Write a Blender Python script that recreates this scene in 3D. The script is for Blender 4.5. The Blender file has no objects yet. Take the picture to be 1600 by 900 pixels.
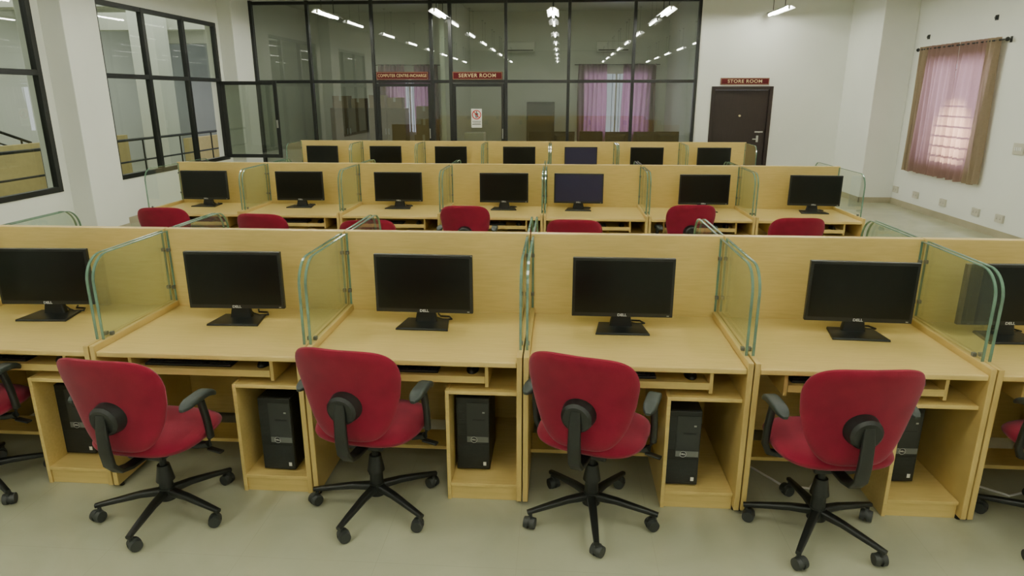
import bpy, bmesh, math, random
from math import radians, sin, cos, pi
from mathutils import Vector, Matrix
random.seed(4)
COL = bpy.context.scene.collection

# ---------------------------------------------------------------- materials
def newmat(name):
    m = bpy.data.materials.new(name); m.use_nodes = True
    nt = m.node_tree
    b = nt.nodes.get('Principled BSDF')
    return m, nt, b

def simple(name, col, rough=0.5, metal=0.0, noise=0.0, nscale=8.0, bump=0.0, bscale=200, spec=0.5, sheen=0.0):
    m, nt, b = newmat(name)
    b.inputs['Roughness'].default_value = rough
    b.inputs['Metallic'].default_value = metal
    b.inputs['Specular IOR Level'].default_value = spec
    b.inputs['Base Color'].default_value = (*col, 1)
    if sheen: b.inputs['Sheen Weight'].default_value = sheen
    tc = nt.nodes.new('ShaderNodeTexCoord')
    n = nt.nodes.new('ShaderNodeTexNoise'); n.inputs['Scale'].default_value = nscale
    n.inputs['Detail'].default_value = 4
    nt.links.new(tc.outputs['Object'], n.inputs['Vector'])
    r = nt.nodes.new('ShaderNodeValToRGB')
    a = 1 - noise
    r.color_ramp.elements[0].position = 0.3; r.color_ramp.elements[1].position = 0.7
    r.color_ramp.elements[0].color = (col[0]*a, col[1]*a, col[2]*a, 1)
    r.color_ramp.elements[1].color = (*col, 1)
    nt.links.new(n.outputs['Fac'], r.inputs['Fac'])
    nt.links.new(r.outputs['Color'], b.inputs['Base Color'])
    if bump:
        n2 = nt.nodes.new('ShaderNodeTexNoise'); n2.inputs['Scale'].default_value = bscale
        nt.links.new(tc.outputs['Object'], n2.inputs['Vector'])
        bp = nt.nodes.new('ShaderNodeBump'); bp.inputs['Strength'].default_value = bump
        bp.inputs['Distance'].default_value = 0.002
        nt.links.new(n2.outputs['Fac'], bp.inputs['Height'])
        nt.links.new(bp.outputs['Normal'], b.inputs['Normal'])
    return m

def wood(name, c1, c2, scale=(1.2, 14, 14), rough=0.38):
    m, nt, b = newmat(name)
    b.inputs['Roughness'].default_value = rough
    tc = nt.nodes.new('ShaderNodeTexCoord')
    mp = nt.nodes.new('ShaderNodeMapping'); mp.inputs['Scale'].default_value = scale
    nt.links.new(tc.outputs['Object'], mp.inputs['Vector'])
    n = nt.nodes.new('ShaderNodeTexNoise'); n.inputs['Scale'].default_value = 6
    n.inputs['Detail'].default_value = 6; n.inputs['Distortion'].default_value = 0.4
    nt.links.new(mp.outputs['Vector'], n.inputs['Vector'])
    r = nt.nodes.new('ShaderNodeValToRGB')
    r.color_ramp.elements[0].position = 0.3; r.color_ramp.elements[1].position = 0.72
    r.color_ramp.elements[0].color = (*c1, 1); r.color_ramp.elements[1].color = (*c2, 1)
    nt.links.new(n.outputs['Fac'], r.inputs['Fac'])
    nt.links.new(r.outputs['Color'], b.inputs['Base Color'])
    return m

def glass(name, tint, f0=0.05, haze=0.0, hazecol=(0.6, 0.7, 0.6), power=5):
    m = bpy.data.materials.new(name); m.use_nodes = True
    nt = m.node_tree; nt.nodes.clear()
    out = nt.nodes.new('ShaderNodeOutputMaterial')
    mix = nt.nodes.new('ShaderNodeMixShader')
    tr = nt.nodes.new('ShaderNodeBsdfTransparent'); tr.inputs['Color'].default_value = (*tint, 1)
    gl = nt.nodes.new('ShaderNodeBsdfGlossy'); gl.inputs['Roughness'].default_value = 0.0
    lw = nt.nodes.new('ShaderNodeLayerWeight'); lw.inputs['Blend'].default_value = 0.5
    p = nt.nodes.new('ShaderNodeMath'); p.operation = 'POWER'; p.inputs[1].default_value = power
    nt.links.new(lw.outputs['Facing'], p.inputs[0])
    ma = nt.nodes.new('ShaderNodeMath'); ma.operation = 'MULTIPLY_ADD'; ma.inputs[1].default_value = 1-f0; ma.inputs[2].default_value = f0
    nt.links.new(p.outputs[0], ma.inputs[0]); nt.links.new(ma.outputs[0], mix.inputs[0])
    src = tr
    if haze:
        mx = nt.nodes.new('ShaderNodeMixShader'); mx.inputs[0].default_value = haze
        df = nt.nodes.new('ShaderNodeBsdfDiffuse'); df.inputs['Color'].default_value = (*hazecol, 1)
        nt.links.new(tr.outputs[0], mx.inputs[1]); nt.links.new(df.outputs[0], mx.inputs[2])
        src = mx
    nt.links.new(src.outputs[0], mix.inputs[1]); nt.links.new(gl.outputs[0], mix.inputs[2])
    nt.links.new(mix.outputs[0], out.inputs[0])
    return m

def emit(name, col, s):
    m, nt, b = newmat(name)
    b.inputs['Base Color'].default_value = (0.8, 0.8, 0.8, 1)
    b.inputs['Emission Color'].default_value = (*col, 1)
    b.inputs['Emission Strength'].default_value = s
    return m

def fabric(name, diff, trans, f=0.5):
    m = bpy.data.materials.new(name); m.use_nodes = True
    nt = m.node_tree; nt.nodes.clear()
    out = nt.nodes.new('ShaderNodeOutputMaterial'); mix = nt.nodes.new('ShaderNodeMixShader')
    d = nt.nodes.new('ShaderNodeBsdfDiffuse'); t = nt.nodes.new('ShaderNodeBsdfTranslucent')
    tc = nt.nodes.new('ShaderNodeTexCoord')
    n = nt.nodes.new('ShaderNodeTexNoise'); n.inputs['Scale'].default_value = 30; n.inputs['Detail'].default_value = 5
    nt.links.new(tc.outputs['Object'], n.inputs['Vector'])
    r = nt.nodes.new('ShaderNodeValToRGB')
    r.color_ramp.elements[0].color = (diff[0]*.75, diff[1]*.75, diff[2]*.75, 1); r.color_ramp.elements[1].color = (*diff, 1)
    nt.links.new(n.outputs['Fac'], r.inputs['Fac']); nt.links.new(r.outputs['Color'], d.inputs['Color'])
    t.inputs['Color'].default_value = (*trans, 1)
    mix.inputs[0].default_value = f
    nt.links.new(d.outputs[0], mix.inputs[1]); nt.links.new(t.outputs[0], mix.inputs[2])
    nt.links.new(mix.outputs[0], out.inputs[0])
    return m

def floor_mat():
    m, nt, b = newmat('floor_tile')
    b.inputs['Roughness'].default_value = 0.22
    tc = nt.nodes.new('ShaderNodeTexCoord')
    br = nt.nodes.new('ShaderNodeTexBrick')
    br.offset = 0.0; br.squash = 1.0
    br.inputs['Scale'].default_value = 1.0
    br.inputs['Brick Width'].default_value = 0.6; br.inputs['Row Height'].default_value = 0.6
    br.inputs['Mortar Size'].default_value = 0.0012; br.inputs['Mortar Smooth'].default_value = 0.6
    nt.links.new(tc.outputs['Object'], br.inputs['Vector'])
    n = nt.nodes.new('ShaderNodeTexNoise'); n.inputs['Scale'].default_value = 2.3
    n.inputs['Detail'].default_value = 8; n.inputs['Distortion'].default_value = 1.0
    nt.links.new(tc.outputs['Object'], n.inputs['Vector'])
    r = nt.nodes.new('ShaderNodeValToRGB')
    r.color_ramp.elements[0].position = 0.3; r.color_ramp.elements[1].position = 0.75
    r.color_ramp.elements[0].color = (0.40, 0.41, 0.285, 1); r.color_ramp.elements[1].color = (0.47, 0.48, 0.34, 1)
    nt.links.new(n.outputs['Fac'], r.inputs['Fac'])
    nt.links.new(r.outputs['Color'], br.inputs['Color1']); nt.links.new(r.outputs['Color'], br.inputs['Color2'])
    br.inputs['Mortar'].default_value = (0.36, 0.365, 0.26, 1)
    nt.links.new(br.outputs['Color'], b.inputs['Base Color'])
    rr = nt.nodes.new('ShaderNodeMapRange'); rr.inputs[3].default_value = 0.08; rr.inputs[4].default_value = 0.16
    nt.links.new(n.outputs['Fac'], rr.inputs[0]); nt.links.new(rr.outputs[0], b.inputs['Roughness'])
    return m

M = {}
M['wall'] = simple('wall_paint', (0.79, 0.81, 0.75), 0.75, noise=0.05, nscale=1.2, bump=0.05, bscale=60)
M['ceil'] = simple('ceiling_paint', (0.68, 0.69, 0.62), 0.8, noise=0.03, nscale=1)
M['base'] = simple('skirting_tile', (0.42, 0.38, 0.26), 0.35, noise=0.15, nscale=4)
M['floor'] = floor_mat()
M['wood'] = wood('beech_laminate', (0.62, 0.455, 0.150), (0.70, 0.525, 0.190), rough=0.30)
M['wood2'] = wood('beech_laminate_edge', (0.57, 0.41, 0.135), (0.63, 0.465, 0.16), (10, 1.5, 1.5))
M['black'] = simple('black_plastic', (0.010, 0.012, 0.010), 0.42, noise=0.2, nscale=20)
M['dgrey'] = simple('dark_grey_plastic', (0.03, 0.034, 0.03), 0.5, noise=0.1, nscale=20)
M['clip'] = simple('clip_metal', (0.16, 0.17, 0.15), 0.4, metal=0.5)
M['pad'] = simple('armrest_rubber', (0.022, 0.032, 0.028), 0.45, noise=0.15, nscale=15)
M['screen'] = simple('monitor_screen', (0.003, 0.004, 0.003), 0.3, noise=0.1, spec=0.3)
M['screenblue'] = emit('monitor_screen_lit', (0.10, 0.05, 0.45), 0.03)
M['screenblue'].node_tree.nodes['Principled BSDF'].inputs['Base Color'].default_value = (0.004, 0.004, 0.015, 1)
M['silver'] = simple('silver_plastic', (0.45, 0.46, 0.45), 0.35, metal=0.6)
M['logo'] = simple('logo_print', (0.62, 0.63, 0.62), 0.5)
M['grey'] = simple('grey_strip', (0.17, 0.18, 0.17), 0.4, metal=0.3)
M['red'] = simple('crimson_fabric', (0.24, 0.010, 0.030), 0.95, noise=0.3, nscale=6, bump=0.6, bscale=400, spec=0.1, sheen=0.15)
M['glass'] = glass('divider_glass', (0.87, 0.94, 0.87), 0.11, haze=0.05, hazecol=(0.6, 0.68, 0.60))
M['gedge'] = simple('glass_edge', (0.16, 0.29, 0.21), 0.06, noise=0.45, nscale=9, spec=1.0)
M['wglass'] = glass('window_glass', (0.72, 0.78, 0.72), 0.08)
M['bglass'] = glass('partition_glass', (0.52, 0.57, 0.51), 0.15, haze=0.02, hazecol=(.5, .55, .48))
M['frame'] = simple('black_frame', (0.009, 0.011, 0.010), 0.4, noise=0.2)
M['door'] = wood('dark_door', (0.016, 0.009, 0.007), (0.024, 0.013, 0.010), (10, 10, 1.0), 0.4)
M['chrome'] = simple('steel', (0.6, 0.6, 0.58), 0.3, metal=0.9)
M['maroon'] = simple('maroon_board', (0.085, 0.004, 0.008), 0.6, noise=0.1, spec=0.2)
M['gold'] = simple('gold_letter', (0.66, 0.57, 0.30), 0.6)
M['white'] = simple('white_plastic', (0.8, 0.8, 0.76), 0.5, noise=0.04)
M['ivory'] = simple('ivory_plastic', (0.56, 0.54, 0.44), 0.45, noise=0.06)
M['housing'] = simple('lamp_housing', (0.75, 0.76, 0.74), 0.4, noise=0.04)
M['tube'] = emit('tube_light', (1.0, 1.0, 0.87), 100)
M['curtain'] = fabric('curtain_mauve', (0.33, 0.22, 0.18), (0.48, 0.33, 0.30), 0.5)
M['curtain_b'] = fabric('curtain_no_backlight', (0.40, 0.32, 0.22), (0.45, 0.34, 0.25), 0.35)  # same cloth beside the window; its tone without backlight is put into the colour
M['curtain_p'] = fabric('curtain_plum', (0.17, 0.08, 0.10), (0.26, 0.12, 0.18), 0.5)
M['signred'] = simple('sign_red', (0.6, 0.01, 0.01), 0.5)
M['ochre'] = simple('ochre_paint', (0.62, 0.50, 0.24), 0.7, noise=0.1)
M['cup'] = wood('brown_cupboard', (0.17, 0.12, 0.065), (0.21, 0.15, 0.085))
M['carton'] = simple('cardboard', (0.33, 0.24, 0.14), 0.8, noise=0.15)
M['cable'] = simple('cable_rubber', (0.012, 0.012, 0.012), 0.5)

# ---------------------------------------------------------------- mesh helpers
def box(bm, x0, x1, y0, y1, z0, z1, mi=0):
    vs = [bm.verts.new((x, y, z)) for x in (x0, x1) for y in (y0, y1) for z in (z0, z1)]
    fs = [(0,1,3,2),(4,6,7,5),(0,4,5,1),(2,3,7,6),(0,2,6,4),(1,5,7,3)]
    out = []
    for f in fs:
        fc = bm.faces.new([vs[i] for i in f]); fc.material_index = mi; out.append(fc)
    return out

def frame_of(d):
    d = d.normalized()
    up = Vector((0, 0, 1)) if abs(d.z) < 0.95 else Vector((1, 0, 0))
    a = d.cross(up).normalized(); b = a.cross(d).normalized()
    return a, b

def cyl(bm, p0, p1, r0, r1=None, seg=16, caps=True, mi=0):
    p0 = Vector(p0); p1 = Vector(p1); r1 = r0 if r1 is None else r1
    a, b = frame_of(p1 - p0)
    R = []
    for p, r in ((p0, r0), (p1, r1)):
        R.append([bm.verts.new(p + a*(r*cos(2*pi*i/seg)) + b*(r*sin(2*pi*i/seg))) for i in range(seg)])
    for i in range(seg):
        j = (i+1) % seg
        f = bm.faces.new((R[0][i], R[0][j], R[1][j], R[1][i])); f.material_index = mi
    if caps:
        f = bm.faces.new(R[0][::-1]); f.material_index = mi
        f = bm.faces.new(R[1]); f.material_index = mi

def sweep(bm, pts, prof, mi=0, fixed=None):
    pts = [Vector(p) for p in pts]; n = len(pts); rings = []
    for i, p in enumerate(pts):
        d = (pts[min(i+1, n-1)] - pts[max(i-1, 0)]).normalized()
        if fixed is not None:
            a = Vector(fixed); b = a.cross(d).normalized()
        else:
            a, b = frame_of(d)
        pr = prof[i] if isinstance(prof[0], list) else prof
        rings.append([bm.verts.new(p + a*u + b*v) for u, v in pr])
    m = len(rings[0])
    for i in range(n-1):
        for k in range(m):
            l = (k+1) % m
            f = bm.faces.new((rings[i][k], rings[i][l], rings[i+1][l], rings[i+1][k])); f.material_index = mi
    f = bm.faces.new(rings[0][::-1]); f.material_index = mi
    f = bm.faces.new(rings[-1]); f.material_index = mi

def circ(r, seg=10): return [(r*cos(2*pi*i/seg), r*sin(2*pi*i/seg)) for i in range(seg)]
def rrect(w, h, r, seg=3):
    out = []
    for cx, cy, a0 in ((w/2-r, h/2-r, 0), (-w/2+r, h/2-r, 90), (-w/2+r, -h/2+r, 180), (w/2-r, -h/2+r, 270)):
        for i in range(seg+1):
            a = radians(a0 + 90*i/seg); out.append((cx + r*cos(a), cy + r*sin(a)))
    return out

def mk(name, bm, mats, parent=None, smooth=False, bevel=0.0, label=None):
    bmesh.ops.recalc_face_normals(bm, faces=bm.faces[:])
    me = bpy.data.meshes.new(name); bm.to_mesh(me); bm.free()
    for m in mats: me.materials.append(M[m])
    if smooth:
        for p in me.polygons: p.use_smooth = True
        me.set_sharp_from_angle(angle=radians(38))
    o = bpy.data.objects.new(name, me); COL.objects.link(o)
    if parent: o.parent = parent
    if bevel:
        md = o.modifiers.new('bevel', 'BEVEL'); md.width = bevel; md.segments = 2; md.limit_method = 'ANGLE'
    if label: o['label'] = label
    return o

def root(name, label, cat, loc=(0, 0, 0), rot=0, group=None):
    e = bpy.data.objects.new(name, None); e.empty_display_size = 0.2
    COL.objects.link(e); e.location = loc; e.rotation_euler = (0, 0, rot)
    e['label'] = label; e['category'] = cat
    if group: e['group'] = group
    return e

def tag(o, label, cat, group=None):
    o['label'] = label; o['category'] = cat
    if group: o['group'] = group
    return o

def dup(o, loc=None, rot=None, parent=None):
    n = o.copy(); COL.objects.link(n)
    if parent is not None: n.parent = parent
    if loc is not None: n.location = loc
    if rot is not None: n.rotation_euler = (0, 0, rot)
    for c in o.children: dup(c, parent=n)
    return n

def struct(o):
    o['kind'] = 'structure'; return o

def textobj(name, body, size, mat, parent, loc, rot, extrude=0.001, sx=1.0, bold=0.012, spacing=1.0):
    cu = bpy.data.curves.new(name+'_c', 'FONT'); cu.body = body; cu.size = size; cu.space_character = spacing
    cu.align_x = 'CENTER'; cu.align_y = 'CENTER'; cu.extrude = extrude; cu.offset = size*bold
    t = bpy.data.objects.new(name+'_t', cu); COL.objects.link(t)
    bpy.context.view_layer.update()
    me = bpy.data.meshes.new_from_object(t.evaluated_get(bpy.context.evaluated_depsgraph_get()))
    bpy.data.objects.remove(t)
    me.materials.clear(); me.materials.append(M[mat])
    o = bpy.data.objects.new(name, me); COL.objects.link(o)
    o.parent = parent; o.location = loc; o.rotation_euler = rot; o.scale = (sx, 1, 1)
    return o

# ---------------------------------------------------------------- room shell
XL, XR, YB, YF, H = -6.5, 6.3, 14.3, -6.0, 4.0
bm = bmesh.new(); box(bm, -6.75, 6.5, YF-.2, 18.8, -0.1, 0.0); struct(mk('floor', bm, ['floor']))
bm = bmesh.new(); box(bm, -6.75, 6.5, YF-.2, 18.8, H, H+0.1); struct(mk('ceiling', bm, ['ceil']))
bm = bmesh.new(); box(bm, -6.75, 6.5, YF-.2, YF, 0, H); struct(mk('wall_front', bm, ['wall']))
bm = bmesh.new()
WY0, WY1, WZ0, WZ1 = 10.55, 12.2, 0.9, 2.45
box(bm, XR, XR+.2, YF, WY0, 0, H); box(bm, XR, XR+.2, WY1, YB, 0, H)
box(bm, XR, XR+.2, WY0, WY1, 0, WZ0); box(bm, XR, XR+.2, WY0, WY1, WZ1, H)
struct(mk('wall_right', bm, ['wall']))
bm = bmesh.new(); SZ, TZ = 0.68, 3.25
wins = [(5.05, 8.6), (9.8, 13.35)]
box(bm, XL-.2, XL, YF, wins[0][0], 0, H); box(bm, XL-.2, XL, wins[0][1], wins[1][0], 0, H)
box(bm, XL-.2, XL, wins[1][1], 18.8, 0, H)
for a, b in wins:
    box(bm, XL-.2, XL, a, b, 0, SZ); box(bm, XL-.2, XL, a, b, TZ, H)
struct(mk('wall_left', bm, ['wall']))
GX0, GX1, GZ = -6.2, 2.86, 3.76
DX0, DX1, DZ = 3.17, 4.38, 2.09
bm = bmesh.new()
box(bm, XL, GX0-.03, YB, YB+.2, 0, H)
box(bm, GX0-.03, GX1, YB, YB+.2, GZ, H)
box(bm, GX1, DX0, YB, YB+.2, 0, H); box(bm, DX0, DX1, YB, YB+.2, DZ, H); box(bm, DX1, XR+.2, YB, YB+.2, 0, H)
struct(mk('wall_back', bm, ['wall']))
bm = bmesh.new()
for (a, b) in ((-6.5, -4.5), (-3.3, 0.75), (2.45, 3.0)): box(bm, a, b, 18.6, 18.8, 0, H)
for (a, b) in ((-4.5, -3.3), (0.75, 2.45)):
    box(bm, a, b, 18.6, 18.8, 0, .9); box(bm, a, b, 18.6, 18.8, 2.5, H)
struct(mk('wall_office', bm, ['wall']))
bm = bmesh.new(); box(bm, 2.9, 3.0, YB+.2, 18.6, 0, H); struct(mk('wall_office_side', bm, ['wall']))
bm = bmesh.new(); box(bm, -2.35, -2.25, YB+.2, 18.6, 0, H); struct(mk('wall_office_divider', bm, ['wall']))
def pillar(n, x0, x1, y0, y1):
    bm = bmesh.new(); box(bm, x0, x1, y0, y1, 0, H)
    struct(mk('trim_%d' % n, bm, ['wall'], bevel=0.008))
pillar(1, 5.72, XR, 12.9, YB)
pillar(2, XL, -6.2, 8.75, 9.45)
pillar(3, XL, -6.22, 13.5, YB)
bm = bmesh.new()
box(bm, XR-.012, XR, YF, 12.9, 0, .1); struct(mk('baseboard_right', bm, ['base']))
bm = bmesh.new(); box(bm, 5.708, XR, 12.888, 12.9, 0, .1); box(bm, 5.708, 5.72, 12.888, YB, 0, .1)
struct(mk('baseboard_pillar', bm, ['base']))
bm = bmesh.new(); box(bm, XL, XL+.012, YF, 8.75, 0, .1); box(bm, XL, XL+.012, 9.45, 13.5, 0, .1)
box(bm, XL, -6.188, 8.738, 8.75, 0, .1); box(bm, -6.2, -6.188, 8.738, 9.45, 0, .1)
struct(mk('baseboard_left', bm, ['base']))
bm = bmesh.new(); box(bm, DX1, 5.708, YB-.012, YB, 0, .1); box(bm, GX1+.06, DX0, YB-.012, YB, 0, .1)
struct(mk('baseboard_back', bm, ['base']))

# glass partition
xs = [-6.19, -5.02, -3.70, -2.49, -2.10, -.97, .30, 1.59, 2.84]
bm = bmesh.new(); t = 0.03
for i, x in enumerate(xs):
    w = t if i not in (3, 4) else 0.035
    box(bm, x-w, x+w, YB-.02, YB+.07, 0, GZ)
for z in (0.0, 2.19, GZ-.05):
    for a, b in zip(xs[:-1], xs[1:]):
        if z == 0.0 and (a in (-3.70, -2.10)): continue
        box(bm, a+.0305, b-.0305, YB-.015, YB+.065, z-(.03 if z else 0), z+(.03 if z else .1))
box(bm, -2.46, -2.13, YB-.015, YB+.065, 0.1, 0.16)
w1 = struct(mk('window_1', bm, ['frame'], bevel=0.004))
bm = bmesh.new()
def pane(bm, x0, x1, y, z0, z1):
    v = [bm.verts.new(p) for p in ((x0, y, z0), (x1, y, z0), (x1, y, z1), (x0, y, z1))]; bm.faces.new(v)
for a, b in zip(xs[:-1], xs[1:]):
    pane(bm, a+.03, b-.03, YB+.03, 2.22, GZ-.08)
    if a not in (-3.70, -2.10): pane(bm, a+.03, b-.03, YB+.03, .1, 2.16)
g = mk('glass_pane', bm, ['bglass'], w1)
def gdoor(n, a, b):
    bm = bmesh.new(); a += .035; b -= .035
    box(bm, a, a+.06, YB-.01, YB+.05, 0.01, 2.155); box(bm, b-.06, b, YB-.01, YB+.05, .01, 2.155)
    box(bm, a+.06, b-.06, YB-.01, YB+.05, .01, .12); box(bm, a+.06, b-.06, YB-.01, YB+.05, 2.09, 2.155)
    box(bm, a+.06, b-.06, YB-.01, YB+.05, .92, .98)
    d = struct(mk('door_%d' % n, bm, ['frame'], bevel=.003))
    bm = bmesh.new(); pane(bm, a+.05, b-.05, YB+.025, .12, .92); pane(bm, a+.05, b-.05, YB+.025, .98, 2.10)
    mk('glass_pane', bm, ['bglass'], d)
    bm = bmesh.new(); cyl(bm, (b-.03, YB-.05, 1.05), (b-.03, YB-.05, 1.25), .01)
    cyl(bm, (b-.03, YB-.05, 1.07), (b-.03, YB-.01, 1.07), .007); cyl(bm, (b-.03, YB-.05, 1.23), (b-.03, YB-.01, 1.23), .007)
    mk('handle', bm, ['chrome'], d, smooth=True)
gdoor(1, -3.70, -2.49); gdoor(2, -2.10, -.97)
bm = bmesh.new()
box(bm, DX0, DX0+.07, YB-.02, YB+.1, 0, DZ); box(bm, DX1-.07, DX1, YB-.02, YB+.1, 0, DZ)
box(bm, DX0+.07, DX1-.07, YB-.02, YB+.1, DZ-.07, DZ)
box(bm, DX0+.072, DX1-.072, YB+.03, YB+.07, .01, DZ-.072)
d3 = struct(mk('door_3', bm, ['door'], bevel=.004))
bm = bmesh.new(); cyl(bm, (4.16, YB-.01, 1.06), (4.16, YB+.03, 1.06), .012)
box(bm, 4.06, 4.17, YB-.02, YB-.005, 1.05, 1.07); box(bm, 4.14, 4.18, YB+.015, YB+.03, 1.0, 1.13)
mk('handle', bm, ['chrome'], d3, bevel=.002, label='steel lever handle')
bm = bmesh.new()
box(bm, 4.10, 4.26, YB+.01, YB+.03, 1.19, 1.215); cyl(bm, (4.18, YB-.01, 1.20), (4.18, YB+.03, 1.20), .014)
mk('bolt', bm, ['chrome'], d3, bevel=.002, label='steel sliding bolt')
bm = bmesh.new(); cyl(bm, (3.77, YB+.0, 1.52), (3.77, YB+.035, 1.52), .02)
mk('peephole', bm, ['gold'], d3, smooth=True)

def sign(txt, x0, x1, z0, z1, y, label, size, bold, margin, sp=1.0):
    s = root('door_sign', label, 'sign', ((x0+x1)/2, y, (z0+z1)/2), group='maroon name boards over the doors')
    hw, hh = (x1-x0)/2, (z1-z0)/2
    bm = bmesh.new(); box(bm, -hw, hw, 0, .02, -hh, hh); mk('board', bm, ['maroon'], s, bevel=.002)
    bm = bmesh.new(); b = .003
    box(bm, -hw+.01, hw-.01, -.003, 0, hh-.01-b, hh-.01); box(bm, -hw+.01, hw-.01, -.003, 0, -hh+.01, -hh+.01+b)
    box(bm, -hw+.01, -hw+.01+b, -.003, 0, -hh+.0131, hh-.0131); box(bm, hw-.01-b, hw-.01, -.003, 0, -hh+.0131, hh-.0131)
    mk('border', bm, ['gold'], s)
    o = textobj('lettering', txt, size, 'gold', s, (0, -.002, 0), (pi/2, 0, 0), .001, 1, bold, sp)
    ww = max(v.co.x for v in o.data.vertices) - min(v.co.x for v in o.data.vertices)
    o.scale = ((2*hw-margin)/ww, 1, 1)
sign('COMPUTER CENTRE-INCHARGE', -3.64, -2.56, 2.225, 2.38, YB-.042, 'maroon board lettered COMPUTER CENTRE-INCHARGE above glazed door', .085, 0.0, .07, 1.08)
sign('SERVER ROOM', -2.06, -1.04, 2.225, 2.38, YB-.042, 'maroon board lettered SERVER ROOM above glazed door', .10, .008, .26, 1.12)
sign('STORE ROOM', 3.33, 4.28, 2.12, 2.25, YB-.022, 'maroon board lettered STORE ROOM above dark door', .088, .008, .28, 1.12)
ws = root('warning_sign', 'white prohibition card with red ring on glazed door', 'sign', (-1.58, YB-.018, 1.46))
bm = bmesh.new(); box(bm, -.11, .11, 0, .004, -.19, .19); mk('card', bm, ['white'], ws)
bm = bmesh.new(); N = 32
for i in range(N):
    a, b = 2*pi*i/N, 2*pi*(i+1)/N
    v = [bm.verts.new((r*cos(q), -.002, .07+r*sin(q))) for r, q in ((.095, a), (.095, b), (.077, b), (.077, a))]; bm.faces.new(v)
v = [bm.verts.new((x, -.003, .07+z)) for x, z in ((-.062, .052), (-.05, .064), (.062, -.052), (.05, -.064))]; bm.faces.new(v)
mk('ring', bm, ['signred'], ws)
bm = bmesh.new(); cyl(bm, (0, -.001, .125), (0, 0, .125), .014)
for p in ((-.02, .02, .06, .105), (-.02, -.004, .01, .06), (.004, .02, .01, .06), (-.034, -.024, .06, .1), (.024, .034, .06, .1),
          (-.09, .09, -.07, -.06), (-.08, .08, -.10, -.09), (-.09, .09, -.13, -.12)):
    box(bm, p[0], p[1], -.0015, 0, p[2], p[3])
mk('figure', bm, ['black'], ws)

def lwin(n, y0, y1, open_last):
    bm = bmesh.new(); f = .042; ys = [y0 + (y1-y0)*i/3 for i in range(4)]; x0, x1 = XL-.06, XL+.02
    for i, y in enumerate(ys):
        c = min(max(y, y0+f), y1-f); box(bm, x0, x1, c-f, c+f, SZ, TZ)
    for a, b in zip(ys[:-1], ys[1:]):
        a2 = a + (2*f if a == y0 else f); b2 = b - (2*f if b == y1 else f)
        for z in (SZ+.035, 2.2, TZ-.035): box(bm, x0+.003, x1-.003, a2, b2, z-.035, z+.035)
    w = struct(mk('window_%d' % n, bm, ['frame'], bevel=.004))
    bm = bmesh.new()
    for i in range(3):
        for z0, z1 in ((SZ, 2.2), (2.2, TZ)):
            if open_last and i == 2 and z0 == SZ: continue
            v = [bm.verts.new(p) for p in ((XL-.02, ys[i], z0), (XL-.02, ys[i+1], z0), (XL-.02, ys[i+1], z1), (XL-.02, ys[i], z1))]; bm.faces.new(v)
    mk('glass_pane', bm, ['wglass'], w)
    if open_last:
        yy = y1-.06; X0, X1 = XL+.03, XL+1.14; a, b = SZ+.04, 2.18; q = .068
        bm = bmesh.new()
        box(bm, X0, X0+q, yy-.04, yy, a, b); box(bm, X1-q, X1, yy-.04, yy, a, b)
        box(bm, X0+q, X1-q, yy-.04, yy, a, a+q); box(bm, X0+q, X1-q, yy-.04, yy, b-q, b)
        s = mk('sash', bm, ['frame'], w, bevel=.004)
        bm = bmesh.new(); pane(bm, X0+q, X1-q, yy-.02, a+q, b-q); mk('glass_pane', bm, ['bglass'], s)
        bm = bmesh.new(); box(bm, X1-.045, X1-.02, yy-.07, yy-.04, 1.3, 1.45); mk('handle', bm, ['chrome'], s)
lwin(2, *wins[0], False); lwin(3, *wins[1], True)

bm = bmesh.new(); xo = XR+.12
for y in (WY0+.025, (WY0+WY1)/2, WY1-.025): box(bm, xo-.03, xo+.03, y-.025, y+.025, WZ0, WZ1)
for z in (WZ0+.025, WZ1-.025):
    box(bm, xo-.028, xo+.028, WY0+.051, (WY0+WY1)/2-.026, z-.025, z+.025); box(bm, xo-.028, xo+.028, (WY0+WY1)/2+.026, WY1-.051, z-.025, z+.025)
w4 = struct(mk('window_4', bm, ['white']))
bm = bmesh.new()
for i in range(1, 11): z = WZ0+(WZ1-WZ0)*i/11; box(bm, xo-.012, xo+.012, WY0+.05, WY1-.05, z-.012, z+.012)
mk('grill', bm, ['frame'], w4)
for n, (a, b) in ((5, (-4.5, -3.3)), (6, (0.75, 2.45))):
    bm = bmesh.new(); m_ = (a+b)/2
    for x in (a+.025, m_, b-.025): box(bm, x-.025, x+.025, 18.62, 18.68, .9, 2.5)
    for z in (.925, 2.475): box(bm, a+.051, m_-.026, 18.62, 18.68, z-.025, z+.025); box(bm, m_+.026, b-.051, 18.62, 18.68, z-.025, z+.025)
    w = struct(mk('window_%d' % n, bm, ['white']))
    bm = bmesh.new()
    for i in range(1, 9): x = a+(b-a)*i/9; box(bm, x-.008, x+.008, 18.69, 18.71, .95, 2.45)
    mk('grill', bm, ['frame'], w)

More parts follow.
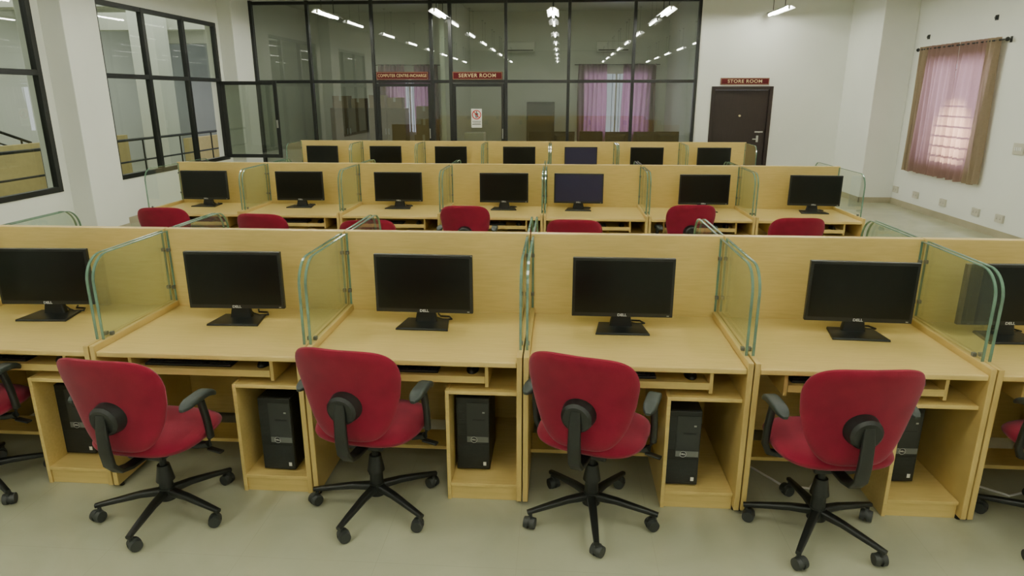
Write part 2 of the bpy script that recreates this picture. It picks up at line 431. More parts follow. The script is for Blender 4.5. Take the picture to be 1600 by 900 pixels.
def light_area(name, loc, rot, sx, sy, power, col):
    l = bpy.data.lights.new(name, 'AREA'); l.shape = 'RECTANGLE'; l.size = sx; l.size_y = sy; l.energy = power; l.color = col
    o = bpy.data.objects.new(name, l); COL.objects.link(o); o.location = loc; o.rotation_euler = rot; return o
light_area('daylight', (7.4, 11.5, 1.9), (0, pi/2, 0), 1.6, 1.6, 95, (.86, .74, 1.0))
sl = bpy.data.lights.new('low_sunlight', 'SPOT'); sl.energy = 3600; sl.color = (1.0, .86, .52); sl.spot_size = radians(27); sl.spot_blend = 1.0; sl.shadow_soft_size = .03
so = bpy.data.objects.new('low_sunlight', sl); COL.objects.link(so); so.location = (8.9, 10.9, 1.6)
so.rotation_euler = (Vector((6.2, 11.15, 1.30)) - Vector(so.location)).to_track_quat('-Z', 'Y').to_euler()
light_area('daylight', (-3.9, 19.3, 1.7), (-pi/2, 0, 0), 1.3, 1.7, 70, (.76, .72, 1.0))
light_area('daylight', (1.6, 19.3, 1.7), (-pi/2, 0, 0), 1.8, 1.7, 120, (.76, .72, 1.0))
light_area('office_light', (0.3, 16.5, 3.8), (0, 0, 0), 3, 1.0, 18, (1, 1, .85))
light_area('office_light', (-4.4, 16.5, 3.8), (0, 0, 0), 2, 1.0, 14, (1, 1, .85))
light_area('corridor_light', (-9.5, 12.5, 3.85), (0, 0, 0), 4, 16, 400, (1.0, 1.0, .92))

# ---------------------------------------------------------------- curtains
def curtain(y0, y1, z0, z1, x, mat, folds, amp, label, axis='y', group=None, seed=0):
    bm = bmesh.new(); NU, NV = folds*10, 14; rnd = random.Random(seed); ph = rnd.random()*6
    grid = []
    for i in range(NU+1):
        u = i/NU; row = []
        for j in range(NV+1):
            v = j/NV
            a = amp*(0.6+.4*(1-v))
            off = a*sin(2*pi*folds*u + .5*sin(3*v+ph)) + .4*a*sin(2*pi*folds*.37*u+ph+2*v)
            s = y0 + (y1-y0)*u + .015*sin(9*u+4*(1-v)+ph)
            z = z0 + (z1-z0)*v + (.012*sin(2*pi*folds*.5*u+ph) if j == 0 else 0)
            p = (x+off, s, z) if axis == 'y' else (s, x+off, z)
            row.append(bm.verts.new(p))
        grid.append(row)
    for i in range(NU):
        for j in range(NV):
            bm.faces.new((grid[i][j], grid[i+1][j], grid[i+1][j+1], grid[i][j+1]))
    return tag(mk('curtain', bm, [mat], smooth=True), label, 'curtain', group)
G1 = 'curtains at the side wall window'
cr = root('curtain_rod', 'dark curtain rod with round finials on white wall', 'curtain rod', (XR-.09, 11.35, 2.66))
bm = bmesh.new(); cyl(bm, (0, -1.17, 0), (0, 1.22, 0), .012, seg=12); mk('rod', bm, ['frame'], cr, smooth=True)
for s in (-1.17, 1.22):
    bm = bmesh.new(); bmesh.ops.create_uvsphere(bm, u_segments=14, v_segments=10, radius=.03, matrix=Matrix.Translation((0, s, 0)))
    mk('finial', bm, ['frame'], cr, smooth=True)
    bm = bmesh.new(); q = s*.95; box(bm, 0, .09, q-.01, q+.01, -.012, .012); box(bm, .08, .09, q-.02, q+.02, -.04, .04); mk('bracket', bm, ['frame'], cr)
curtain(10.30, 10.60, .66, 2.70, XR-.09, 'curtain_b', 4, .035, 'side strip of mauve curtain, coloured beige as where no daylight shines through', group=G1, seed=1)
curtain(10.58, 11.30, .66, 2.70, XR-.09, 'curtain', 6, .04, 'mauve patterned curtain glowing with daylight', group=G1, seed=2)
curtain(11.31, 12.22, .66, 2.70, XR-.09, 'curtain', 7, .04, 'mauve patterned curtain glowing with daylight', group=G1, seed=3)
curtain(12.22, 12.48, .66, 2.70, XR-.09, 'curtain_b', 3, .035, 'side strip of mauve curtain, coloured beige as where no daylight shines through', group=G1, seed=4)
G2 = 'plum curtains in the glazed office'
for i, (a, b) in enumerate(((-4.7, -4.0), (-3.75, -3.1), (.6, 1.35), (1.75, 2.62))):
    curtain(a, b, .7, 2.7, 18.5, 'curtain_p', 6, .035, 'plum curtain hanging at office window', axis='x', group=G2, seed=10+i)
for a, b in ((-4.8, -3.0), (.5, 2.7)):
    bm = bmesh.new(); cyl(bm, (a, 18.5, 2.68), (b, 18.5, 2.68), .012, seg=10)
    for x in (a+.05, b-.05): box(bm, x-.01, x+.01, 18.5, 18.6, 2.67, 2.69)
    tag(mk('curtain_rod', bm, ['frame']), 'thin dark curtain rod over office window', 'curtain rod')

# ---------------------------------------------------------------- pendant lamps
lamp = root('pendant_lamp', 'white fluorescent batten lamp hanging from ceiling', 'lamp', (0, 0, 3.38), group='suspended fluorescent lamps')
bm = bmesh.new(); prof = [(-.04, .05), (.04, .05), (.11, .0), (.105, -.004), (.035, .035), (-.035, .035), (-.105, -.004), (-.11, .0)]
rg = [[bm.verts.new((u, s, v)) for u, v in prof] for s in (-.61, .61)]
for k in range(8):
    l = (k+1) % 8; bm.faces.new((rg[0][k], rg[0][l], rg[1][l], rg[1][k]))
bm.faces.new(rg[0][:]); bm.faces.new(rg[1][::-1])
mk('housing', bm, ['housing'], lamp)
bm = bmesh.new(); cyl(bm, (0, -.57, .006), (0, .57, .006), .021, seg=10); mk('tube', bm, ['tube'], lamp, smooth=True)
for s in (-.58, .58):
    bm = bmesh.new(); box(bm, -.015, .015, s-.012, s+.012, -.016, .036)
    mk('tube_holder', bm, ['white'], lamp)
for s in (-.35, .35):
    bm = bmesh.new(); cyl(bm, (0, s, .05), (0, s, H-3.38-.02), .006, seg=8); cyl(bm, (0, s, H-3.38-.03), (0, s, H-3.38), .03, seg=12)
    mk('suspension_rod', bm, ['frame'], lamp, smooth=True)
LX = [-4.3, -2.15, -.02, 2.06, 4.08]; LY = [13.45, 10.5, 7.6, 4.75, 1.9, -.95, -3.8]
first = True
for y in LY:
    for x in LX:
        if first: lamp.location = (x, y, 3.38); first = False
        else: dup(lamp, (x, y, 3.38))

# ---------------------------------------------------------------- desk
W = 1.04
desk = root('computer_desk', 'light beech laminate cubicle desk with glass side screens', 'desk', group='beech cubicle desks')
hw = .517
for s in (-1, 1):
    bm = bmesh.new(); x0, x1 = sorted((s*hw, s*(hw-.025)))
    box(bm, x0, x1, 0, .749, .02, .775); p = mk('side_panel', bm, ['wood2'], desk, bevel=.003)
    for y in (.04, .7):
        bm = bmesh.new()
        cyl(bm, ((x0+x1)/2, y, 0), ((x0+x1)/2, y, .02), .012, seg=10)
        mk('foot', bm, ['black'], p)
bm = bmesh.new(); box(bm, -hw+.0255, hw-.0255, .005, .749, .718, .745); mk('tabletop', bm, ['wood'], desk, bevel=.005)
bm = bmesh.new(); box(bm, -hw, hw, .75, .772, .06, 1.2); mk('back_panel', bm, ['wood'], desk, bevel=.003)
bm = bmesh.new(); box(bm, -.349, .339, .05, .42, .628, .644); box(bm, -.349, .339, .045, .0499, .62, .655)
mk('keyboard_tray', bm, ['wood'], desk, bevel=.002)
for x in (-.366, .34):
    bm = bmesh.new()
    box(bm, x, x+.016, .05, .5, .60, .7179)
    mk('tray_bracket', bm, ['wood2'], desk)
bm = bmesh.new()
box(bm, .15, .168, .03, .745, .0, .585); box(bm, .1681, .491, .03, .745, .567, .585)
box(bm, .1681, .491, .03, .745, .075, .093); box(bm, .1681, .491, .04, .058, .0, .0749)
mk('tower_compartment', bm, ['wood'], desk, bevel=.002)
bm = bmesh.new(); box(bm, -.491, .1499, .30, .48, .12, .14); mk('footrest', bm, ['wood'], desk, bevel=.002)
for s in (-1, 1):
    bm = bmesh.new(); xg = s*(hw-.0125); th = .006; y0, y1, z0, z1, r = .09, .748, .776, 1.19, .13
    pts = [(y1, z0), (y1, z1)] + [(y0+r-r*sin(radians(a)), z1-r+r*cos(radians(a))) for a in range(0, 91, 9)] + [(y0, z0)]
    C = [bm.verts.new((xg, y, z)) for y, z in pts]; bm.faces.new(C)
    ins = [(y1-.001, z0+.001), (y1-.001, z1-.005)] + [(y0+r-(r-.005)*sin(radians(a)), z1-r+(r-.005)*cos(radians(a))) for a in range(0, 91, 9)] + [(y0+.005, z0+.001)]
    L4 = [[bm.verts.new((xg+dx, y, z)) for y, z in pp] for dx, pp in ((-th, pts), (th, pts), (th, ins), (-th, ins))]
    n_ = len(pts)
    for i in range(n_-1):
        for k in range(4):
            l = (k+1) % 4; f = bm.faces.new((L4[k][i], L4[k][i+1], L4[l][i+1], L4[l][i])); f.material_index = 1
    gp = mk('glass_screen', bm, ['glass', 'gedge'], desk)
    for (y, z) in ((.738, 1.08), (.738, .86), (.16, .785)):
        bm = bmesh.new()
        if z > .8: box(bm, xg-.009, xg+.009, y-.010, y+.010, z-.010, z+.010)
        else: box(bm, xg-.009, xg+.009, y-.010, y+.010, z-.009, z+.010)
        mk('clip', bm, ['clip'], gp, bevel=.003)

ROWS = [2.86, 6.65, 10.41]
slots = [(k+.5)*W for k in range(-4, 3)]
first = True
for r, y in enumerate(ROWS):
    for x in slots:
        if first: desk.location = (x, y, 0); first = False
        else: dup(desk, (x, y, 0))
        if r < 2: dup(desk, (x, y+.772*2+.004, 0), pi)

# ---------------------------------------------------------------- monitor
mon = root('monitor', 'black flat widescreen monitor on square stand, switched off', 'monitor', group='black desktop monitors')
bm = bmesh.new()
A = [bm.verts.new(p) for p in ((-.14, -.09, 0), (.14, -.09, 0), (.115, .09, 0), (-.115, .09, 0))]
B = [bm.verts.new((v.co.x*.98, v.co.y*.98, .012)) for v in A]
bm.faces.new(A); bm.faces.new(B)
for i in range(4): bm.faces.new((A[i], A[(i+1) % 4], B[(i+1) % 4], B[i]))
mk('base', bm, ['black'], mon, bevel=.003)
bm = bmesh.new()
sweep(bm, [(0, .045, .012), (0, .045, .10), (0, .04, .2)], [rrect(.12, .04, .01), rrect(.085, .035, .01), rrect(.085, .03, .01)], fixed=(1, 0, 0))
mk('stand_neck', bm, ['black'], mon, smooth=True)
bm = bmesh.new(); w2, zb, zt = .26, .072, .386
box(bm, -w2, w2, -.005, .02, zb, zt)
vs = [bm.verts.new(p) for p in ((-.2, .02, zb+.03), (.2, .02, zb+.03), (.2, .02, zt-.05), (-.2, .02, zt-.05))]
vt = [bm.verts.new(p) for p in ((-.14, .045, zb+.06), (.14, .045, zb+.06), (.14, .045, zt-.1), (-.14, .045, zt-.1))]
bm.faces.new(vt)
for i in range(4): bm.faces.new((vs[i], vs[(i+1) % 4], vt[(i+1) % 4], vt[i]))
cas = mk('casing', bm, ['black'], mon, bevel=.003)
bm = bmesh.new(); box(bm, -w2+.014, w2-.014, -.0062, -.0051, zb+.022, zt-.014); scr = mk('screen', bm, ['screen'], mon)
textobj('logo', 'DELL', .019, 'logo', mon, (0, -.0062, zb+.0105), (pi/2, 0, 0), .0006, 1.15, .02)
bm = bmesh.new(); box(bm, w2-.03, w2-.018, -.0058, -.0051, zb+.007, zb+.011); mk('power_light', bm, ['silver'], mon)
bm = bmesh.new()
sweep(bm, [(0.0, .06, .12), (.01, .085, .05), (.04, .10, .012), (.09, .07, .010), (.13, .085, .010), (.11, .125, .010), (.06, .13, .010), (.04, .17, .010)], circ(.005, 8))
mk('cable', bm, ['cable'], mon, smooth=True)
MX = [[-3.72, -2.65, -1.575, -.55, .49, 1.68, 2.42], [-3.74, -2.67, -1.58, -.435, .36, 1.67, 2.80], [-3.72, -2.67, -1.6, -.495, .49, 1.53, 2.575]]
MR = [[0, 3, 2, -1, 0, -3, 2], [0, 2, 0, 1, -2, 1, -3], [0, 0, 0, 0, 2, 0, 0]]
first = True; mons = []
for r in range(3):
    for i, x in enumerate(MX[r]):
        y = ROWS[r] + (.50 if r == 0 else .52)
        if first: mon.location = (x, y, .745); mon.rotation_euler = (0, 0, radians(MR[r][i])); n = mon; first = False
        else: n = dup(mon, (x, y, .745), radians(MR[r][i]))
        mons.append(n)
        if (r, i) in ((1, 4), (2, 4)):
            n['label'] = 'black flat monitor with faint violet glow on screen'
            for c in n.children:
                if c.name.startswith('screen'):
                    c.data = c.data.copy(); c.data.materials[0] = M['screenblue']

# ---------------------------------------------------------------- keyboards, mice, towers
kb = root('keyboard', 'black computer keyboard on pull-out tray', 'keyboard', group='black keyboards')
bm = bmesh.new(); box(bm, -.22, .22, -.065, .065, 0, .014); mk('case', bm, ['black'], kb, bevel=.004)
bm = bmesh.new()
for j in range(5):
    for i in range(21):
        if i in (15, ) or (j == 0 and 4 <= i <= 8): continue
        x = -.21+i*.02; y = -.052+j*.0205; box(bm, x, x+.017, y, y+.017, .0141, .02)
box(bm, -.13, -.033, -.052, -.035, .0141, .02)
o = mk('keys', bm, ['dgrey'], kb); o['kind'] = 'stuff'
mouse = root('computer_mouse', 'small black computer mouse on keyboard tray', 'mouse', group='black mice')
bm = bmesh.new(); bmesh.ops.create_uvsphere(bm, u_segments=20, v_segments=12, radius=1)
for v in bm.verts: v.co = Vector((v.co.x*.03, v.co.y*.055, max(v.co.z, -.1)*.03+.003))
mk('body', bm, ['black'], mouse, smooth=True)
bm = bmesh.new(); cyl(bm, (-.004, -.03, .026), (.004, -.03, .026), .008, seg=12); mk('scroll_wheel', bm, ['dgrey'], mouse)
first = True
for r in (0, 1):
    for i, x in enumerate(slots):
        kx = x - .10 + random.uniform(-.02, .04)
        if first: kb.location = (kx, ROWS[r]+.16, .644); mouse.location = (x+.27, ROWS[r]+.15, .644); first = False
        else:
            dup(kb, (kx, ROWS[r]+.16, .644)); dup(mouse, (x+.27, ROWS[r]+.15, .644))
tw = root('computer_tower', 'black desktop computer tower with grey front strip', 'computer', group='black computer towers')
bm = bmesh.new(); box(bm, -.083, .083, .012, .30, 0.008, .40)
for x in (-.06, .06):
    for y in (.03, .26): box(bm, x-.012, x+.012, y-.012, y+.012, 0, .0081)
mk('case', bm, ['black'], tw, bevel=.003)
bm = bmesh.new(); box(bm, -.083, .083, 0, .0119, .008, .40); mk('front_panel', bm, ['black'], tw, bevel=.004)
bm = bmesh.new(); box(bm, -.03, .078, -.002, -.0001, .160, .190); st = mk('strip', bm, ['grey'], tw)
bm = bmesh.new(); box(bm, -.03, .078, -.0018, -.0001, .192, .375); mk('drive_bay', bm, ['dgrey'], tw)
bm = bmesh.new(); box(bm, 0, .06, -.003, -.0019, .28, .286); mk('drive_slot', bm, ['black'], tw)
bm = bmesh.new(); box(bm, .048, .06, -.003, -.0019, .32, .328); mk('power_button', bm, ['silver'], tw)
bm = bmesh.new()
for k in range(18): box(bm, -.073, .073, -.0012, -.0001, .02+.007*k, .0225+.007*k)
for k in range(22): box(bm, -.073, -.036, -.0012, -.0001, .2+.008*k, .2025+.008*k)
o = mk('vent', bm, ['dgrey'], tw); o['kind'] = 'stuff'
bm = bmesh.new()
cyl(bm, (.005, -.004, .175), (.005, -.002, .175), .017, seg=24); mk('badge', bm, ['black'], tw)
bm = bmesh.new()
for i in range(24):
    a, b = 2*pi*i/24, 2*pi*(i+1)/24
    v = [bm.verts.new((.005+r*cos(q), -.0043, .175+r*sin(q))) for r, q in ((.0165, a), (.0165, b), (.0145, b), (.0145, a))]; bm.faces.new(v)
mk('badge_ring', bm, ['logo'], tw)
textobj('logo', 'DELL', .011, 'white', tw, (.005, -.0042, .175), (pi/2, 0, 0), .0003, 1.0)
bm = bmesh.new(); box(bm, .05, .065, -.0018, -.0001, .03, .05); mk('sticker', bm, ['white'], tw)
TX = [(-2.35, 3.02), (-1.235, 2.94), (-.255, 3.01), (.765, 2.94), (1.83, 3.04), (2.88, 3.02), (-3.4, 3.02)]
for i, (x, y) in enumerate(TX):
    if i == 0: tw.location = (x, y, .093)
    else: dup(tw, (x, y, .093), radians([0, -2, 0, -1, 2, 0, 0][i]))

# ---------------------------------------------------------------- chair
ch = root('office_chair', 'red fabric swivel office chair with black armrests and star base', 'chair', group='red swivel office chairs')
def pillow(outline, fn, tf, tb, rings=9, e=3.0):
    bm = bmesh.new(); cu = sum(p[0] for p in outline)/len(outline); cv = sum(p[1] for p in outline)/len(outline)
    N = len(outline)
    edge = None
    for T in (tf, -tb):
        R = []
        for k in range(1, rings+1):
            s = sin(pi/2*k/rings); h = T*max(0, 1-s**e)**.5
            if k == rings and edge is not None: R.append(edge); continue
            ring = [bm.verts.new(fn(cu+(u-cu)*s, cv+(v-cv)*s, h)) for u, v in outline]
            if k == rings: edge = ring
            R.append(ring)
        c = bm.verts.new(fn(cu, cv, T))
        for i in range(N):
            j = (i+1) % N; bm.faces.new((c, R[0][i], R[0][j]))
            for k in range(rings-1): bm.faces.new((R[k][i], R[k+1][i], R[k+1][j], R[k][j]))
    return bm
def sup(N, n, hwf, h):
    o = []
    for i in range(N):
        a = 2*pi*i/N; c, s = cos(a), sin(a)
        z = math.copysign(abs(s)**(2/n), s); t = (z+1)/2
        x = math.copysign(abs(c)**(2/n), c)*hwf(t); o.append((x, z*h/2))
    return o
out = sup(64, 4.4, lambda t: .155 + .087*sin(pi/2*min(1, t*1.25)), .45)
def fback(u, v, off):
    z = .70+v; t = (v+.22)/.44
    y = -.23 - .045*t*t - .02*t + .75*u*u + off + .02*sin(pi*min(1, max(0, t)))
    return (u, y, z)
bk = pillow(out, fback, .032, .026, e=7)
mk('backrest', bk, ['red'], ch, smooth=True)
outs = sup(56, 3.2, lambda t: .250 - .015*abs(t-.4), .46)
def fseat(u, v, off):
    z = .457 + off - (.03*max(0, (v-.12)/.11)**2 if v > .12 else 0)
    return (u, .015+v, z)
mk('seat', pillow(outs, fseat, .045, .042, e=5), ['red'], ch, smooth=True)
bm = bmesh.new()
cyl(bm, (0, -.295, .65), (0, -.24, .653), .066, .075, seg=28)
cyl(bm, (0, -.305, .649), (0, -.295, .65), .054, .066, seg=28)
bar = [(0, -.304, .685), (0, -.313, .61), (0, -.313, .52), (0, -.303, .45), (0, -.265, .405), (0, -.2, .388), (0, -.06, .385)]
sweep(bm, bar, [rrect(.042, .014, .005), rrect(.052, .018, .006), rrect(.056, .02, .006), rrect(.056, .02, .006), rrect(.056, .02, .006), rrect(.052, .02, .006), rrect(.052, .02, .006)], fixed=(1, 0, 0))
mk('back_support', bm, ['black'], ch, smooth=True)
bm = bmesh.new(); box(bm, -.09, .09, -.11, .12, .36, .42)
mech = mk('tilt_mechanism', bm, ['black'], ch, bevel=.012)
bm = bmesh.new(); sweep(bm, [(.08, .03, .385), (.2, .03, .38), (.26, .02, .375)], circ(.006, 8))
sweep(bm, [(.24, .02, .377), (.31, .01, .37)], rrect(.03, .01, .004)); mk('lever', bm, ['black'], ch, smooth=True)
for s in (-1, 1):
    bm = bmesh.new()
    pth = [(s*.10, .0, .40), (s*.2, .0, .40), (s*.255, .0, .412), (s*.274, -.005, .455), (s*.276, -.02, .55), (s*.272, -.04, .655)]
    sweep(bm, pth, rrect(.03, .03, .01), fixed=None)
    ar = mk('armrest', bm, ['black'], ch, smooth=True)
    bm = bmesh.new()
    pp = []; rr = []
    for k in range(13):
        t_ = k/12; y = -.17+.245*t_; z = .672 - .04*max(0, (t_-.6)/.4)**2 - .012*max(0, (.25-t_)/.25)
        e_ = (1-abs(2*t_-1)**4)**.5 if 0 < k < 12 else .25
        pp.append((s*(.270-.006*t_), y, z)); rr.append(rrect(.062*max(e_, .3), .032*max(e_, .4), .012*max(e_, .3)))
    sweep(bm, pp, rr, fixed=(1, 0, 0)); mk('arm_pad', bm, ['pad'], ar, smooth=True)
bm = bmesh.new(); cyl(bm, (0, 0, .10), (0, 0, .20), .034, .03, seg=20); cyl(bm, (0, 0, .20), (0, 0, .28), .042, .028, seg=20); cyl(bm, (0, 0, .28), (0, 0, .37), .016, seg=16)
mk('gas_lift', bm, ['black'], ch, smooth=True)
bm = bmesh.new(); cyl(bm, (0, 0, .075), (0, 0, .135), .042, .036, seg=24)
for k in range(5):
    a = radians(-90+72*k); d = Vector((cos(a), sin(a), 0)); side = (-sin(a), cos(a), 0)
    sweep(bm, [d*.02+Vector((0, 0, .112)), d*.12+Vector((0, 0, .108)), d*.24+Vector((0, 0, .09)), d*.315+Vector((0, 0, .078))],
          [rrect(.042, .036, .01), rrect(.036, .03, .01), rrect(.03, .024, .008), rrect(.024, .02, .007)], fixed=side)
sb = mk('star_base', bm, ['black'], ch, smooth=True)
for k in range(5):
    a = radians(-90+72*k); bm = bmesh.new(); ca = a + [0.9, 2.2, .3, 1.4, -0.6][k]
    c = Vector((cos(a)*.30, sin(a)*.30, 0)); w = Vector((cos(ca), sin(ca), 0)); fdir = Vector((-sin(ca), cos(ca), 0))*.012
    cyl(bm, c+Vector((0, 0, .045)), c+Vector((0, 0, .08)), .009, seg=10)
    for s in (-1, 1):
        q = c+fdir+Vector((0, 0, .029)); cyl(bm, q+w*(s*.006), q+w*(s*.026), .029, .026, seg=18)
    cyl(bm, c+fdir-w*.006+Vector((0, 0, .036)), c+fdir+w*.006+Vector((0, 0, .036)), .026, seg=18)
    mk('caster', bm, ['dgrey'], sb, smooth=True)

chairs = [(-2.76, 2.84, 0, 60), (-1.69, 2.70, -6, 0), (-.70, 2.81, -9, -18), (.33, 2.80, -18, 2), (1.35, 2.75, 4, 40), (2.44, 2.80, 6, 20),
          (-3.58, 6.24, 6, 10), (-2.47, 5.98, -4, 30), (-1.50, 5.74, 10, 0), (-.74, 6.54, 0, 50), (.30, 5.88, -3, 15), (1.41, 6.74, 4, 5), (2.20, 6.10, 2, 40)]
for i, (x, y, r, br) in enumerate(chairs):
    if i == 0: n = ch; n.location = (x, y, 0); n.rotation_euler = (0, 0, radians(r))
    else: n = dup(ch, (x, y, 0), radians(r))
    for c in n.children:
        if c.name.startswith('star_base'): c.rotation_euler = (0, 0, radians(br - r))
        elif i == 1: c.location.z = -.028
        elif i == 0: c.location.z = 0

# loose cables under the desks
for pts in ([(1.12, 3.55, .006), (1.2, 3.3, .006), (1.32, 3.12, .006), (1.45, 3.1, .006), (1.56, 3.25, .006), (1.68, 3.3, .006)],
            [(2.2, 3.5, .006), (2.3, 3.2, .006), (2.42, 3.1, .006), (2.55, 3.15, .006), (2.66, 3.3, .006)]):
    bm = bmesh.new(); sweep(bm, pts, circ(.006, 8))
    tag(mk('power_cable', bm, ['white'], smooth=True), 'loose white power cable lying on floor under desk', 'cable', 'white floor cables')

# ---------------------------------------------------------------- wall sockets & switches
first = None
for i, y in enumerate((12.75, 12.03, 11.17, 10.28, 9.72, 8.6)):
    if first is None:
        s = first = root('wall_socket', 'white double power socket low on white wall', 'socket', (XR, y, .27), group='white wall sockets')
        bm = bmesh.new(); box(bm, -.03, 0, -.085, .085, -.055, .055); mk('plate', bm, ['ivory'], s, bevel=.004)
        bm = bmesh.new()
        for a in (-.04, .035):
            for dy, dz in ((0, .012), (-.01, -.008), (.01, -.008)): cyl(bm, (-.0312, a+dy, dz), (-.03, a+dy, dz), .005, seg=8)
        mk('socket_hole', bm, ['black'], s)
    else: dup(first, (XR, y, .27))
first = None
for y, z in ((9.62, 1.23), (9.32, 1.23), (9.02, 1.23), (12.35, 1.22)):
    if first is None:
        s = first = root('light_switch', 'white switch plate on white wall', 'switch', (XR, y, z), group='white switch plates')
        bm = bmesh.new(); box(bm, -.02, 0, -.11, .11, -.075, .075); mk('plate', bm, ['ivory'], s, bevel=.004)
        for k in range(4):
            bm = bmesh.new(); box(bm, -.026, -.0201, -.07+k*.037, -.045+k*.037, -.025, .025)
            mk('rocker', bm, ['white'], s, bevel=.002)
    else: dup(first, (XR, y, z))
for y, z in ((10.65, 2.98), (12.45, 2.86)):
    bm = bmesh.new(); box(bm, XR-.02, XR, y-.03, y+.03, z-.035, z+.035); cyl(bm, (XR-.035, y, z), (XR-.02, y, z), .02, seg=14)
    tag(mk('junction_box', bm, ['dgrey'], bevel=.003), 'small dark electrical fitting on white wall', 'electrical fitting')
bm = bmesh.new(); box(bm, 4.58, 4.60, YB-.02, YB, 1.2, 1.28); box(bm, 4.56, 4.62, YB-.006, YB, 1.19, 1.29)
tag(mk('wall_hook', bm, ['white']), 'small white fitting on wall beside dark door', 'hook')

# ---------------------------------------------------------------- office contents behind the glass
first = None
for x in (-.96, 1.48):
    if first is None:
        s = first = root('air_conditioner', 'white split air conditioner mounted on office wall', 'air conditioner', (x, 18.6, 3.12), group='white air conditioners')
        bm = bmesh.new(); sweep(bm, [(-.42, -.1, 0), (.42, -.1, 0)], rrect(.2, .27, .04, 4), fixed=(0, 1, 0)); mk('body', bm, ['white'], s, smooth=True)
        bm = bmesh.new(); box(bm, -.38, .38, -.206, -.2, -.1, -.07); mk('louver', bm, ['dgrey'], s)
    else: dup(first, (x, 18.6, 3.12))
first = None
for x in (-5.25, -4.25):
    if first is None:
        s = first = root('cupboard', 'brown two-door office cupboard', 'cupboard', (x, 17.6, 0), group='brown cupboards')
        bm = bmesh.new(); box(bm, -.47, .47, -.2, .25, 0, 1.6); mk('body', bm, ['cup'], s, bevel=.005)
        for a in (-1, 1):
            bm = bmesh.new(); x0, x1 = sorted((a*.005, a*.455)); box(bm, x0, x1, -.22, -.2001, .05, 1.56); d = mk('door', bm, ['cup'], s, bevel=.004)
            bm = bmesh.new(); box(bm, a*.04-.008, a*.04+.008, -.245, -.2201, .95, 1.1); mk('handle', bm, ['chrome'], d)
    else: dup(first, (x, 17.6, 0))
def carton(x, y, z, w, d, h):
    c = root('carton', 'plain brown cardboard carton stacked in office', 'box', (x, y, z), group='cardboard cartons')
    bm = bmesh.new(); box(bm, -w/2, w/2, -d/2, d/2, 0, h); mk('body', bm, ['carton'], c, bevel=.006)
    bm = bmesh.new(); box(bm, -.03, .03, -d/2-.001, -d/2, h*.6, h); box(bm, -.03, .03, -d/2, d/2, h, h+.001); mk('tape', bm, ['ivory'], c)
for p in ((-5.45, 17.6, 1.6, .4, .35, .3), (-5.0, 17.62, 1.6, .35, .35, .24), (-4.5, 17.6, 1.6, .4, .38, .32), (-4.05, 17.6, 1.6, .38, .35, .26),
          (-3.3, 17.5, 0, .5, .45, .5), (-3.3, 17.5, .5, .48, .42, .45), (-3.28, 17.5, .95, .42, .4, .4), (-3.28, 17.5, 1.35, .4, .38, .3)):
    carton(*p)
dk = root('office_table', 'plain brown office table behind glass partition', 'table', (1.1, 15.6, 0))
bm = bmesh.new(); box(bm, -1.7, 1.7, -.35, .35, .72, .75); mk('tabletop', bm, ['cup'], dk, bevel=.004)
for a in (-1.65, 0, 1.65):
    bm = bmesh.new(); box(bm, a-.02, a+.02, -.33, .33, 0, .7199); mk('leg', bm, ['cup'], dk)
for x, y, r in ((-.3, 15.55, 8), (.22, 15.5, 180), (.85, 15.65, 0), (1.42, 15.5, 180), (2.05, 15.55, 180), (2.55, 15.65, 175)):
    n = dup(mon, (x, y, .75), radians(r))
pr = root('printer', 'white box printer on small stand in office', 'printer', (-1.75, 15.4, 0))
bm = bmesh.new(); box(bm, -.25, .25, -.2, .25, 0, .80); mk('stand', bm, ['cup'], pr, bevel=.004)
bm = bmesh.new(); box(bm, -.22, .22, -.19, .19, .80, 1.12); mk('body', bm, ['white'], pr, bevel=.02)
bm = bmesh.new(); box(bm, -.17, .17, -.24, -.19, .88, .90); mk('paper_tray', bm, ['dgrey'], pr)
rk = root('server_rack', 'tall black server cabinet in glazed room', 'server rack', (-.35, 17.9, 0))
bm = bmesh.new(); box(bm, -.35, .35, -.4, .4, 0, 1.75); mk('body', bm, ['black'], rk, bevel=.006)
bm = bmesh.new(); box(bm, -.31, .31, -.415, -.4001, .06, 1.69); mk('door', bm, ['dgrey'], rk, bevel=.003)
bm = bmesh.new(); box(bm, .26, .28, -.43, -.4151, .85, 1.0); mk('handle', bm, ['chrome'], rk)

# ---------------------------------------------------------------- corridor outside left windows
bm = bmesh.new(); box(bm, -13, -6.75, 0, 26, -.1, 0); struct(mk('floor_corridor', bm, ['floor']))
bm = bmesh.new(); box(bm, -13, -6.75, 0, 26, H, H+.1); struct(mk('ceiling_corridor', bm, ['ceil']))
bm = bmesh.new(); box(bm, -13.2, -13, 0, 26, 0, H); struct(mk('wall_corridor', bm, ['wall']))
bm = bmesh.new(); box(bm, -13, -6.7, 26, 26.2, 0, H); struct(mk('wall_corridor_end', bm, ['wall']))
bm = bmesh.new(); box(bm, -13, -6.7, -.2, 0, 0, H); struct(mk('wall_corridor_start', bm, ['wall']))
pillar(4, -9.9, -9.3, 16.0, 16.6); pillar(5, -9.9, -9.3, 13.2, 13.8); pillar(6, -9.9, -9.3, 20.5, 21.2)
bm = bmesh.new(); box(bm, -10.4, -10.25, 6, 15.9, 0, 1.0); struct(mk('trim_7', bm, ['ochre']))
bm = bmesh.new(); box(bm, -10.4, -10.25, 18.6, 24, 0, .75); struct(mk('trim_9', bm, ['ochre']))
bm = bmesh.new()
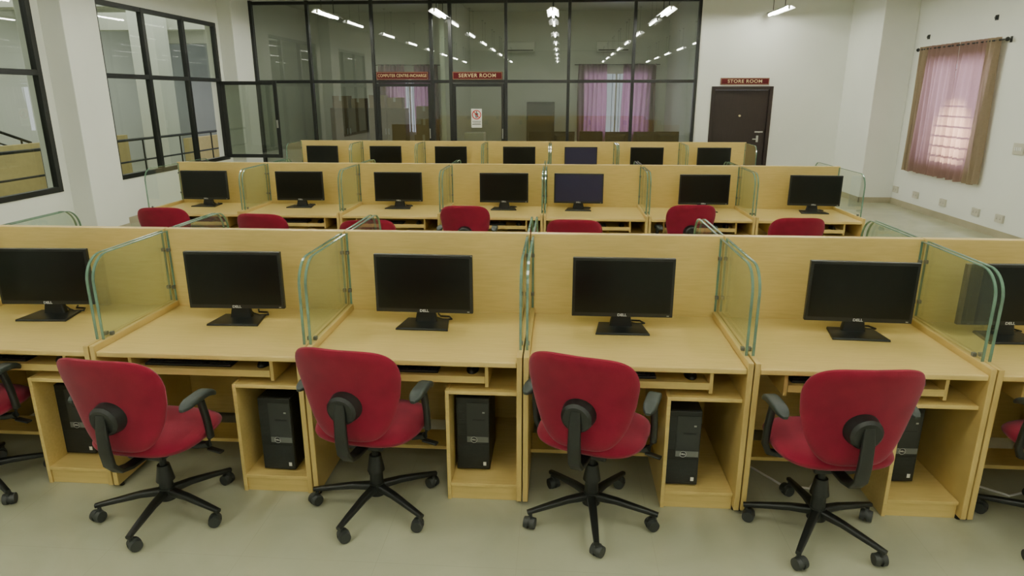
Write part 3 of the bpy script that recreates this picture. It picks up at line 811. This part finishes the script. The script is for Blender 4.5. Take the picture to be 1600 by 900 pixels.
for y in (8, 12.4, 16.8, 21.2): box(bm, -13.0, -6.75, y, y+.35, 3.45, H)
struct(mk('trim_8', bm, ['ceil']))
rl = root('railing', 'dark metal handrail along corridor', 'railing', (-9.0, 0, 0))
for z, r in ((1.0, .03), (.55, .02)):
    bm = bmesh.new(); cyl(bm, (0, 7, z), (0, 25, z), r, seg=10); mk('rail', bm, ['frame'], rl, smooth=True)
for k in range(13):
    bm = bmesh.new(); cyl(bm, (0, 7+1.5*k, 0), (0, 7+1.5*k, .99), .018, seg=8)
    mk('post', bm, ['frame'], rl, smooth=True)
sr = root('stair_railing', 'dark sloping stair railing beyond yellow parapet', 'railing', (-11.6, 0, 0))
for dz in (1.0, .75, .5):
    bm = bmesh.new(); cyl(bm, (0, 9.0, 2.2+dz-.4), (0, 14.5, dz-.1), .03 if dz == 1.0 else .018, seg=10); mk('rail', bm, ['frame'], sr, smooth=True)
for k in range(8):
    y = 9.2+k*.72; zt_ = 2.8 - (y-9.0)*(1.9/5.5); bm = bmesh.new(); cyl(bm, (0, y, 0), (0, y, zt_-.01), .02, seg=8); mk('post', bm, ['frame'], sr, smooth=True)
for y in (14.5, 18.6, 22.0):
    nb = root('notice_board', 'dark framed notice board on corridor wall', 'notice board', (-12.99, y, 1.7), group='corridor notice boards')
    bm = bmesh.new(); box(bm, -.01, .03, -.7, .7, -.5, .5); mk('frame', bm, ['frame'], nb)
    bm = bmesh.new(); box(bm, .0301, .035, -.64, .64, -.44, .44); mk('panel', bm, ['base'], nb)

# ---------------------------------------------------------------- world, camera
w = bpy.data.worlds.new('World'); bpy.context.scene.world = w; w.use_nodes = True
w.node_tree.nodes['Background'].inputs[0].default_value = (.8, .85, 1, 1); w.node_tree.nodes['Background'].inputs[1].default_value = .8
cd = bpy.data.cameras.new('camera'); cam = bpy.data.objects.new('camera', cd); COL.objects.link(cam)
cam.location = (0.15, 0, 1.93); cam.rotation_euler = (radians(90-16.05), 0, radians(3.98))
cd.sensor_width = 36; cd.lens = 1050/1600*36; cd.clip_end = 100
bpy.context.scene.camera = cam
